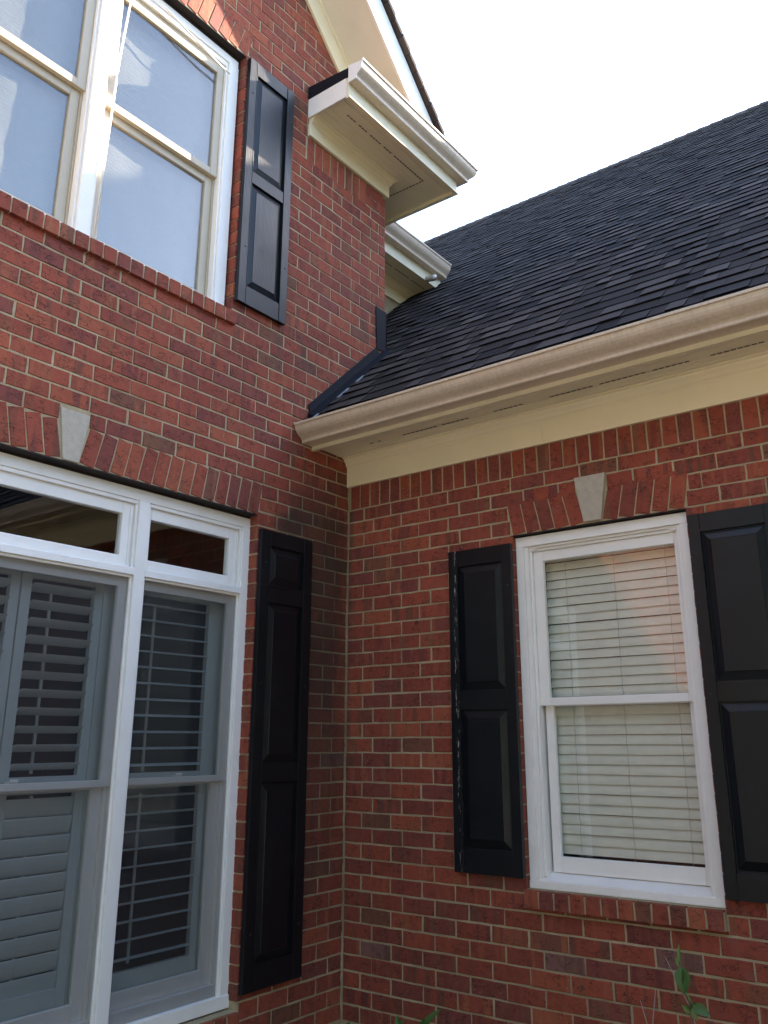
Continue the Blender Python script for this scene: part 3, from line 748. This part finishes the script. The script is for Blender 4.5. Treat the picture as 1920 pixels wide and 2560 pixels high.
while True:
    o = Vector((0, y_e, zr(y_e)))+tv*s
    if o.y > YR-.02: break
    if o.y < .30: xl = .006
    elif o.y < 2.0: xl = -.86
    else: xl = -3.3
    x = xl-(random.random()*.25); alt = random.random() < .5
    while x < XE:
        w_ = random.choice((.09, .12, .15, .18, .20)); alt = not alt if random.random() < .72 else alt; a, b = max(x, xl), min(x+w_, XE)
        if b-a > .02:
            c = o+Vector(((a+b)/2, 0, 0)); lift = 0
            Mx = Matrix(((b-a-.0016, 0, 0, c.x), (0, tv.y, nv.y, c.y+nv.y*.0005*row % 1 * 0), (0, tv.z, nv.z, c.z), (0, 0, 0, 1)))
            items.append((random.choice(SV[int(alt)]), Mx))
        x += w_
    s += EXPO; row += 1
sc_ = []
for i, (me, T) in enumerate(items):
    c = T @ Vector((0, .07, 0)); u, v, z = proj(c)
    a, b = proj(T @ Vector((.5, .07, 0))), proj(T @ Vector((0, .143, 0)))
    ar = abs((a[0]-u)*(b[1]-v)-(a[1]-v)*(b[0]-u)) if (0 < u < 1920 and 0 < v < 2560 and z > 0) else 0
    if c.x < .5 and u < 960: ar = 0
    sc_.append((ar, i))
sc_.sort(reverse=True); keep = set(i for a, i in sc_[:300])
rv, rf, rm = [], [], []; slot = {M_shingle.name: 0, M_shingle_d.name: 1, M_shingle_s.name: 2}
for i, (me, T) in enumerate(items):
    if i in keep:
        o = bpy.data.objects.new('shingle', me); o.matrix_basis = T; link(o, ROOF)
    else:
        k = len(rv); rv += [tuple(T @ v.co) for v in me.vertices]; rf += [tuple(k+j for j in p.vertices) for p in me.polygons]
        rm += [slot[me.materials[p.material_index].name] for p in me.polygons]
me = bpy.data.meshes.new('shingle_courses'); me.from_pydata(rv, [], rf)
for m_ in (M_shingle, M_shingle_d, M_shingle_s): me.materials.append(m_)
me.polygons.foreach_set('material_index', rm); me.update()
o = link(bpy.data.objects.new('shingle_courses', me), ROOF); o['kind'] = 'stuff'
mb = MB(); x = -3.3; random.seed(9)
while x < XE:
    t_ = .012; x2 = x+.175
    for sg in (1, -1):
        yv = YR; zt = ZRDG
        q = [(x, yv, zt+.016+t_), (x2, yv, zt+.016), (x2, yv-.13*sg, zt+.014-.13*SL), (x, yv-.13*sg, zt+.014+t_-.13*SL)]
        lo_ = [(a, b, c-.012) for a, b, c in q]
        mb.hexa(lo_+q)
    x += .143
mb.build('ridge_caps', M_shingle, ROOF, kind='stuff')
# wall flashing
mb = MB(); fl = [(-.404, .590), (.262, 1.233), (.340, 1.186), (-.372, .515)]
mb.prism(fl, .003, .009, lambda p, a: (a, p[0], p[1])); mb.prism([(.262, 1.560), (.378, 1.553), (.388, 1.250), (.274, 1.222)], .0035, .0095, lambda p, a: (a, p[0], p[1]))
mb.box(.003, .0095, .372, .384, 1.2, 1.55)
q0 = [(-.405, 0), (.375, 0)]
mb.hexa([(.004, -.40, zr(-.40)+.004), (.060, -.40, zr(-.40)+.012), (.060, .375, zr(.375)+.012), (.004, .375, zr(.375)+.004), (.004, -.40, zr(-.40)+.045), (.060, -.40, zr(-.40)+.016), (.060, .375, zr(.375)+.016), (.004, .375, zr(.375)+.045)])
mb.build('flashing', M_flash, HOUSE, .0015, label='dark metal step flashing where the low roof meets the gable wall')
for yy, ll in ((-.43, .05), (-.20, .10), (-.02, .07)):
    mb = MB()
    mb.hexa([(.058, yy, zr(yy)+.010), (.082, yy, zr(yy)+.010), (.078, yy+ll, zr(yy+ll)+.010), (.058, yy+ll, zr(yy+ll)+.010), (.058, yy, zr(yy)+.016), (.082, yy, zr(yy)+.016), (.078, yy+ll, zr(yy+ll)+.016), (.058, yy+ll, zr(yy+ll)+.016)])
    mb.build('flashing_edge', M_galv, HOUSE)

# ------------------------------------------------------------------ gable wing: cornice return, gutter, rake
SUMT = 3.585
def lshape(mb, prof, y0, xend, cy):
    # profile (out, z) along +Y at x=out, mitred round the corner to run along -X at y = cy+out
    mb.prism(prof, y0, lambda p: cy+p[0], lambda p, a: (p[0], a, p[1]))
    mb.prism(prof, lambda p: p[0], xend, lambda p, a: (a, cy+p[0], p[1]))
CYY = .455
mb = MB(); mb.box(.002, .022, -.478, .396, 2.512, 2.604); mb.box(-.9, .0015, .3755, .396, 2.512, 2.604)
mb.build('frieze_board', M_frieze, HOUSE, .001, label='cream frieze board under the upper cornice return')
cp = [(.002, 2.6045), (.024, 2.6045), (.026, 2.612), (.036, 2.622), (.038, 2.634), (.052, 2.648), (.054, 2.658), (.070, 2.662), (.070, 2.6695), (.002, 2.6695)]
mb = MB(); mb.prism(cp, -.470, lambda p: .375+p[0], lambda p, a: (p[0], a, p[1])); mb.prism(cp, lambda p: p[0], -.9, lambda p, a: (a, .375+p[0], p[1]))
mb.build('crown_moulding', M_frieze, HOUSE, label='crown moulding under the upper cornice return')
mb = MB(); mb.box(.002, .336, -.470, .791, 2.670, 2.682); mb.box(-.9, .0018, .376, .791, 2.670, 2.682)
for xx in (.12, .165, .29): mb.box(xx-.0022, xx+.0022, -.468, .455+xx, 2.6675, 2.670)
S2 = mb.build('soffit', M_soffit, HOUSE, label='vented soffit of the upper cornice return')
vp = [(.222, y_) for k_, y_ in enumerate(np.arange(-.32, .56, .031)) if k_ % 9 not in (3, 7) or k_ > 20]
vents(vp, 'y', S2, 2.6675); vents([(x_, .555) for x_ in np.arange(-.30, .20, .031)], 'x', S2, 2.6675)
mb = MB(); lshape(mb, [(.337, 2.645), (.358, 2.645), (.358, 2.80), (.337, 2.80)], -.479, -.9, CYY)
lshape(mb, [(.337, 2.6395), (.368, 2.6395), (.366, 2.648), (.359, 2.652), (.337, 2.6445)], -.4795, -.9, CYY)
mb.build('fascia_board', M_soffit, HOUSE, label='fascia of the upper cornice return')
mb = MB(); mb.box(.002, .336, -.483, -.471, 2.652, 2.800); mb.build('return_end_board', M_white, HOUSE, .001, label='white end board closing the cornice return')
mb = MB(); mb.prism([(.002, 2.801), (.356, 2.801), (.356, 2.868), (.002, 2.90)], -.487, .60, lambda p, a: (p[0], a, p[1]))
mb.prism([(.01, 2.90), (.03, 2.90), (.025, 2.96)], -.30, -.29, lambda p, a: (p[0]+.25, a, p[1]-.01))
mb.build('return_flashing', M_flash, HOUSE, label='black flashing capping the cornice return')
gpU = [(.3585+p[0]*.78, 2.752+p[1]*1.20) for p in GP]
mb = MB(); lshape(mb, gpU, -.482, -1.2, CYY)
G2 = mb.build('gutter', M_gutter, HOUSE, label='pale gutter wrapping the upper cornice return')
mb = MB(); mb.prism([(.3585+p[0]*.79, 2.752+p[1]*1.205) for p in GP[:18]+[(.0, .112)]], -.4865, -.4822, lambda p, a: (p[0], a, p[1])); mb.build('end_cap', M_white, G2)
# rear return of the same wing seen past the corner
dx = -.93
mb = MB(); mb.prism([(p[0]+dx, p[1]) for p in gpU], .985, 1.965, lambda p, a: (p[0], a, p[1]))
G3 = mb.build('gutter', M_gutter, HOUSE, label='pale gutter of the far cornice, glimpsed behind the corner')
mb = MB(); mb.prism([(.3585+dx+p[0]*.79, 2.752+p[1]*1.205) for p in GP[:18]+[(.0, .112)]], 1.9652, 1.9695, lambda p, a: (p[0], a, p[1])); mb.build('end_cap', M_gutter, G3)
mb = MB(); mb.box(-.898, -.878, .40, 2.4, 2.512, 2.604); mb.prism([(p[0]-.90, p[1]) for p in cp], .40, 2.4, lambda p, a: (p[0], a, p[1]))
mb.build('frieze_board', M_frieze, HOUSE, label='frieze of the far cornice above the low roof')
mb = MB(); mb.box(-.898, -.592, .80, 2.4, 2.670, 2.682)
for xx in (-.78, -.735, -.63): mb.box(xx-.0022, xx+.0022, .80, 2.39, 2.6675, 2.670)
S3 = mb.build('soffit', M_soffit, HOUSE, label='vented soffit of the far cornice'); vents([(-.70, y_) for k_, y_ in enumerate(np.arange(1.0, 1.95, .031)) if k_ % 8 != 5], 'y', S3, 2.6675)
mb = MB(); mb.box(-.5925, -.5725, .80, 1.96, 2.642, 2.86); mb.build('fascia_board', M_soffit, HOUSE, label='fascia of the far cornice')
mb = MB(); mb.tube([(-.575, 1.74, 2.66), (-.50, 1.745, 2.655), (-.478, 1.747, 2.652), (-.470, 1.748, 2.650)], [.026, .030, .026, .008], 14); mb.build('spigot', M_steel, G3, smooth=True, label='small round metal fitting under the far gutter')
mb = MB(); mb.box(-1.0, -.9, .31, 4.6, .4, 2.67); mb.build('wall', M_mortar, HOUSE, label='set-back upper wall behind the corner')
# rake
fY = lambda p, a: (a, p[0], p[1])
def slopeband(mb, x0, x1, s0, s1, yb, yt=GC, zmin=None):
    # band between z+y=s0 and z+y=s1 (vertical sums) on the +Y slope and mirrored on the other
    for mir in (False, True):
        pr = [(yb, s0-yb), (yt, s0-yt), (yt, s1-yt), (yb+(s1-s0)*0, s1-yb)]
        if zmin is not None: pr = [(s0-zmin, zmin), (yt, s0-yt), (yt, s1-yt), (s1-zmin, zmin)]
        if mir: pr = [(2*GC-y_, z_) for y_, z_ in pr]
        mb.prism(pr, x0, x1, fY)
mb = MB(); slopeband(mb, .002, .022, 3.045, 3.289, 0, zmin=2.87); slopeband(mb, .0225, .030, 3.235, 3.287, 0, zmin=2.89)
mb.build('rake_board', M_frieze, HOUSE, .001, label='cream board along the gable edge of the wall')
mb = MB(); slopeband(mb, .003, .342, 3.290, 3.302, 0, zmin=2.87); mb.build('rake_soffit', M_rake, HOUSE, label='flat underside of the gable overhang')
mb = MB(); slopeband(mb, .343, .362, 3.282, 3.560, 0, zmin=2.83); mb.build('rake_fascia', M_white, HOUSE, .001, label='white fascia board of the gable overhang')
mb = MB()
for mir in (False, True):
    pr = [(3.56-2.84, 2.84), (GC, 3.56-GC), (GC, SUMT+.03-GC), (SUMT+.03-2.84, 2.84)]
    if mir: pr = [(2*GC-y_, z_) for y_, z_ in pr]
    mb.prism(pr, -5.5, .352, fY)
R2 = mb.build('roof', M_shingle, HOUSE, label='steep shingled gable roof of the tall wing seen edge-on')
mb = MB(); random.seed(31); k = .16
while k < 3.9:
    y0_ = .88-k*.7071; y1_ = y0_-.12*.7071; j = random.uniform(-.003, .006)+.030; s_ = SUMT+.022
    mb.hexa([(.0, y0_, s_-.018-y0_), (.372+j, y0_, s_-.018-y0_), (.372+j, y1_, s_-.022-y1_), (.0, y1_, s_-.022-y1_), (.0, y0_, s_+.026-y0_), (.372+j, y0_, s_+.026-y0_), (.372+j, y1_, s_+.012-y1_), (.0, y1_, s_+.012-y1_)])
    k += .125
mb.build('shingle_edge', M_shingle, R2, kind='stuff')
mb = MB()
for mir in (False, True):
    pr = [(3.303-2.84, 2.84), (GC, 3.303-GC), (GC, 3.55-GC), (3.55-2.84, 2.84)]
    if mir: pr = [(2*GC-y_, z_) for y_, z_ in pr]
    mb.prism(pr, -5.5, .0, fY)
mb.build('roof_deck', M_deck, HOUSE)

# ------------------------------------------------------------------ blind in the right window
BL = root('window_blind', (1.67, .16, -1.98), 'closed cream horizontal blind behind the glass of the right window', 'blind')
mb = MB(); wv_ = .0468; tlt = R(78)
for sx in range(2): pass
prof = []
for i in range(4):
    t = i/3-.5; cur = .0030*(1-(2*t)**2)
    prof.append((t*wv_*math.cos(tlt)-cur, t*wv_*math.sin(tlt)))
th = [(a+.0012, b+.0003) for a, b in prof]
mb.prism(prof+th[::-1], 1.285, 2.075, lambda p, a: (a-1.67, p[0], p[1]))
sm = mb.mesh('slat', M_slat); z = -.500; random.seed(2)
k = 0
while z > -1.955:
    o = bpy.data.objects.new('slat', sm); o.location = (1.67+random.uniform(-.001, .001), .150, z+random.uniform(-.0012, .0012)); o.rotation_euler = (random.uniform(-.05, .05), random.uniform(-.0018, .0018), 0); link(o, BL)
    z -= .0470; k += 1
P1('head_rail', M_slat, BL, (1.285, 2.075, .132, .17, -.47, -.43)); P1('bottom_rail', M_slat, BL, (1.285, 2.075, .142, .160, -1.985, -1.962), bevel=.002)
for cx_ in (1.404, 1.676, 1.949):
    mb = MB(); pts = [(cx_+.002*math.sin(i*1.7), .1405+.0006*(i % 2), -.47-i*.0235) for i in range(64)]; mb.tube(pts, .0011, 4); mb.build('cord', M_cord, BL)

# ------------------------------------------------------------------ plantation shutters behind the tall window
def plantation(u0, u1, louv, rod, banks, label, grp, right_post=None):
    Rr = root('plantation_shutter', (-.19, (u0+u1)/2, -2.52), label, 'plantation shutter', grp); ORG[Rr.name] = Vector((-.19, (u0+u1)/2, -2.52))
    l0, l1 = louv; d0, d1 = .158, .186
    P1('stile', M_louver, Rr, (u0, l0, d0, d1, -2.475, -.645), w='A', bevel=.002); P1('stile', M_louver, Rr, (l1, u1, d0, d1, -2.475, -.645), w='A', bevel=.002)
    P1('rail', M_louver, Rr, (l0, l1, d0, d1, -.695, -.645), w='A', bevel=.002); P1('rail', M_louver, Rr, (l0, l1, d0, d1, -2.475, -2.375), w='A', bevel=.002)
    P1('rail', M_louver, Rr, (l0, l1, d0, d1, -1.605, -1.535), w='A', bevel=.002)
    for (zt, n, tilt, wd) in banks:
        mb = MB(); pr = []
        for i in range(10):
            an = 2*math.pi*i/10; px, pz = wd/2*math.cos(an), .0052*math.sin(an)
            c, s_ = math.cos(tilt), math.sin(tilt); pr.append((px*c-pz*s_, px*s_+pz*c))
        mb.prism(pr, l0+.002, l1-.002, lambda p, a: (p[0], a, p[1])); me = mb.mesh('louver', M_louver)
        for i in range(n):
            o = bpy.data.objects.new('louver', me); o.location = (-.172, 0, zt-i*.0762); o.rotation_euler = (0, random.uniform(-.02, .02), 0); link(o, Rr)
        mb = MB(); xo = -.172-wd/2*math.cos(tilt)-.006; mb.box(xo-.004, xo+.004, rod-.006, rod+.006, zt-(n-1)*.0762-.03, zt+.01+wd/2*math.sin(tilt)); mb.build('tilt_rod', M_louver, Rr)
    return Rr
# tilt: positive = front edge (towards +X) raised
plantation(-1.475, -.838, (-1.420, -.945), -1.258, [(-.738, 11, R(-7), .064), (-1.643, 10, R(8), .064)], 'white interior shutter with thin open louvers behind the narrow right window bay', 'interior shutters of the tall window')
plantation(-2.010, -1.600, (-1.962, -1.645), -1.835, [(-.732, 11, R(24), .074), (-1.660, 10, R(78), .078)], 'white interior shutter of the middle bay, upper louvers open and lower ones closed', 'interior shutters of the tall window')
plantation(-2.430, -2.016, (-2.380, -2.062), -2.22, [(-.732, 11, R(24), .074), (-1.660, 10, R(78), .078)], 'white interior shutter at the left edge of the photo, mostly cut off', 'interior shutters of the tall window')
P1('shutter_post', M_louver, WL, (-1.600, -1.540, .150, .19, -2.49, -.63), w='A')

# ------------------------------------------------------------------ sheer curtains upstairs
def curtain(u0, u1, label, seed):
    random.seed(seed); n, mz = 90, 24; mb = MB(); ph = random.random()*6
    for j in range(mz+1):
        z = .97+(2.70-.97)*j/mz
        for i in range(n+1):
            u = u0+(u1-u0)*i/n
            d = .166+.0035*math.sin(u*11+ph+.8*math.sin(z*2))+.0022*math.sin(u*23+z*9)+.0016*math.sin(z*31+u*17)
            mb.v.append((-d, u, z))
    for j in range(mz):
        for i in range(n): a = j*(n+1)+i; mb.f.append((a, a+1, a+n+2, a+n+1))
    me = mb.mesh('sheer_curtain', M_curtain, False, True); o = link(bpy.data.objects.new('sheer_curtain', me)); tag(o, label, 'curtain', 'sheer curtains in the upstairs window')
curtain(-1.955, -1.10, 'sheer white curtain in the right half of the upstairs window', 1)
curtain(-2.87, -2.01, 'sheer white curtain in the left half of the upstairs window, cut by the photo edge', 2)

# ------------------------------------------------------------------ plants at the foot of the wall
def leaf(mb_parent, base, tip, width, up, m, cup=.15, name='leaf', n=7):
    b, t = Vector(base), Vector(tip); ax = t-b; L_ = ax.length; ax.normalize(); up = Vector(up); sd = ax.cross(up).normalized(); nn = sd.cross(ax)
    mb = MB()
    for i in range(n+1):
        s_ = i/n; w_ = width*math.sin(math.pi*min(1, s_**.75))**.85 if 0 < s_ < 1 else 0.0004
        c = b+ax*(L_*s_)-nn*(L_*.18*s_*s_)
        for q, dz in ((-1, cup), (-.5, cup*.35), (0, 0), (.5, cup*.35), (1, cup)): mb.v.append(tuple(c+sd*(w_/2*q)+nn*(w_*dz)))
    for i in range(n):
        for q in range(4): a = i*5+q; mb.f.append((a, a+1, a+6, a+5))
    me = mb.mesh(name, m, True, True); return link(bpy.data.objects.new(name, me), mb_parent)
VN = root('vine', (2.10, -.5, -2.9), 'young green climbing vine with a few broad leaves below the right window', 'vine')
mb = MB(); mb.tube([(2.10, -.5, -2.9), (2.125, -.5, -2.62), (2.112, -.505, -2.42), (2.108, -.50, -2.33), (2.092, -.495, -2.27), (2.086, -.50, -2.21), (2.084, -.50, -2.175)], [.004, .004, .0036, .0032, .003, .0026, .0015], 7); mb.build('stem', M_stem, VN, smooth=True)
leaf(VN, (2.085, -.50, -2.205), (2.082, -.50, -2.135), .016, (0, -1, .1), M_leaf2, .3)
leaf(VN, (2.084, -.50, -2.215), (2.068, -.505, -2.178), .012, (0, -1, .1), M_leaf2, .3)
leaf(VN, (2.092, -.505, -2.208), (2.096, -.525, -2.298), .058, (.15, -1, .25), M_leaf, .10)
leaf(VN, (2.090, -.505, -2.212), (2.078, -.515, -2.275), .040, (-.6, -1, .2), M_leaf, .10)
mb = MB(); mb.tube([(2.095, -.505, -2.285), (2.110, -.51, -2.312), (2.128, -.512, -2.335)], [.0035, .0042, .003], 7); mb.build('stem', M_leaf2, VN, smooth=True)
leaf(VN, (2.125, -.51, -2.332), (2.190, -.54, -2.345), .040, (.1, -.8, .6), M_leaf, .12)
leaf(VN, (2.115, -.50, -2.330), (2.095, -.48, -2.375), .030, (-.5, -.8, .2), M_leaf, .12)
leaf(VN, (2.122, -.51, -2.338), (2.140, -.53, -2.375), .022, (.1, -1, .3), M_leaf2, .2)
leaf(VN, (2.126, -.512, -2.328), (2.136, -.52, -2.352), .012, (.3, -1, .3), M_leaf2, .2)
leaf(VN, (2.116, -.51, -2.395), (2.145, -.54, -2.46), .055, (.1, -1, .3), M_leaf, .12)
leaf(VN, (2.118, -.51, -2.50), (2.07, -.56, -2.58), .055, (-.2, -1, .4), M_leaf, .12)
leaf(VN, (2.118, -.505, -2.325), (2.150, -.50, -2.362), .030, (.4, -.9, .1), M_leaf, .15)
leaf(VN, (2.112, -.50, -2.36), (2.085, -.52, -2.335), .022, (-.2, -1, .4), M_leaf2, .2)
leaf(VN, (2.110, -.505, -2.40), (2.088, -.53, -2.44), .034, (-.3, -1, .3), M_leaf, .12)
leaf(VN, (2.122, -.51, -2.60), (2.19, -.55, -2.68), .060, (.2, -1, .4), M_leaf, .12)
def twig(lines, loc, label, grp=None):
    T = root('dry_twig', loc, label, 'twig', grp)
    mb = MB()
    for L_ in lines: mb.tube(L_, [.0032-.0022*i/(len(L_)-1) for i in range(len(L_))], 6)
    mb.build('stalk', M_dry, T, smooth=True)
twig([[(2.135, -.49, -2.9), (2.130, -.49, -2.5), (2.112, -.49, -2.36), (2.060, -.49, -2.262), (2.024, -.49, -2.187)]], (2.135, -.49, -2.9), 'bare dry twig leaning left across the green vine', 'bare dry twigs')
twig([[(1.955, -.5, -2.9), (1.947, -.5, -2.56), (1.938, -.5, -2.43), (1.915, -.5, -2.345)], [(1.946, -.5, -2.55), (1.960, -.5, -2.41), (1.981, -.5, -2.300)]], (1.955, -.5, -2.9), 'bare forked dry twig left of the green vine', 'bare dry twigs')
def sprig(loc, leaves, label):
    S_ = root('leafy_plant', loc, label, 'plant', 'low plants rising into the bottom of the photo')
    mb = MB(); mb.tube([loc, (loc[0]+.01, loc[1], loc[2]+.12), (leaves[0][0][0], leaves[0][0][1], leaves[0][0][2])], [.004, .0035, .003], 6); mb.build('stem', M_leaf, S_, smooth=True)
    for b, t, w_ in leaves: leaf(S_, b, t, w_, (0, -1, .5), M_leaf, .2)
sprig((.90, -.5, -2.9), [((.875, -.5, -2.625), (.975, -.5, -2.520), .032), ((.875, -.5, -2.63), (.905, -.52, -2.575), .03), ((.87, -.5, -2.65), (.80, -.53, -2.66), .03)], 'plant with a pointed dark green leaf at the bottom edge, below the left shutter')
sprig((.74, -.5, -2.9), [((.765, -.5, -2.625), (.752, -.5, -2.583), .028), ((.765, -.5, -2.64), (.80, -.52, -2.64), .03), ((.77, -.5, -2.63), (.79, -.5, -2.59), .02)], 'dark leaf tips poking into the bottom edge nearer the corner')
sprig((.45, -.5, -2.9), [((.455, -.5, -2.70), (.474, -.5, -2.652), .030), ((.45, -.5, -2.71), (.41, -.52, -2.70), .03)], 'small leaf tip at the bottom edge in the corner')

# ------------------------------------------------------------------ tree belt added out of view to darken lower walls, mirrored in the glass
bk, cr = MB(), MB(); rg = random.Random(70)
for k in range(19):
    a_ = R(4-k*6.2); d_ = 10.6+1.3*((k*7) % 3); x, y = 1+math.cos(a_)*d_, 1+math.sin(a_)*d_*1.12; h, r = 7.6+((k*5) % 4)*.6, 2.3
    bk.tube([(x, y, -2.9), (x+.1, y, -2.9+h*.3), (x-.1, y+.1, -2.9+h*.75)], [.2, .15, .06], 7)
    for j in range(5):
        b_ = rg.uniform(0, 6.28); z0 = -2.9+h*rg.uniform(.25, .6); bk.tube([(x, y, z0), (x+math.cos(b_)*r*.6, y+math.sin(b_)*r*.6, z0+r*.5)], [.07, .02], 5)
    cl = [(rg.gauss(0, r*.42), rg.gauss(0, r*.42), rg.uniform(.14, .93)*h, rg.uniform(.25, .5)*r) for _ in range(18)]
    for j in range(2600):
        cx_, cy_, cz_, cr_ = rg.choice(cl); d = Vector((rg.gauss(0, 1), rg.gauss(0, 1), rg.gauss(0, 1))).normalized()*cr_*rg.uniform(.6, 1.05)
        c = Vector((x+cx_, y+cy_, -2.9+cz_))+d; a = Vector((rg.gauss(0, 1), rg.gauss(0, 1), rg.gauss(0, 1))).normalized(); b = a.orthogonal().normalized(); sz = rg.uniform(.08, .17)
        cr.add([c-a*sz, c-b*sz*.6, c+a*sz, c+b*sz*.6], [(0, 1, 2, 3)])
tag(bk.build('added_shade_trunks', M_bark), 'trunks of the unseen tree belt added to darken the lower walls', 'wood', kind='stuff')
me = cr.mesh('added_shade_crowns', M_crown, False); tag(link(bpy.data.objects.new('added_shade_crowns', me)), 'leafy tree belt added to darken the lower walls, unseen but mirrored in the glass', 'wood', kind='stuff')
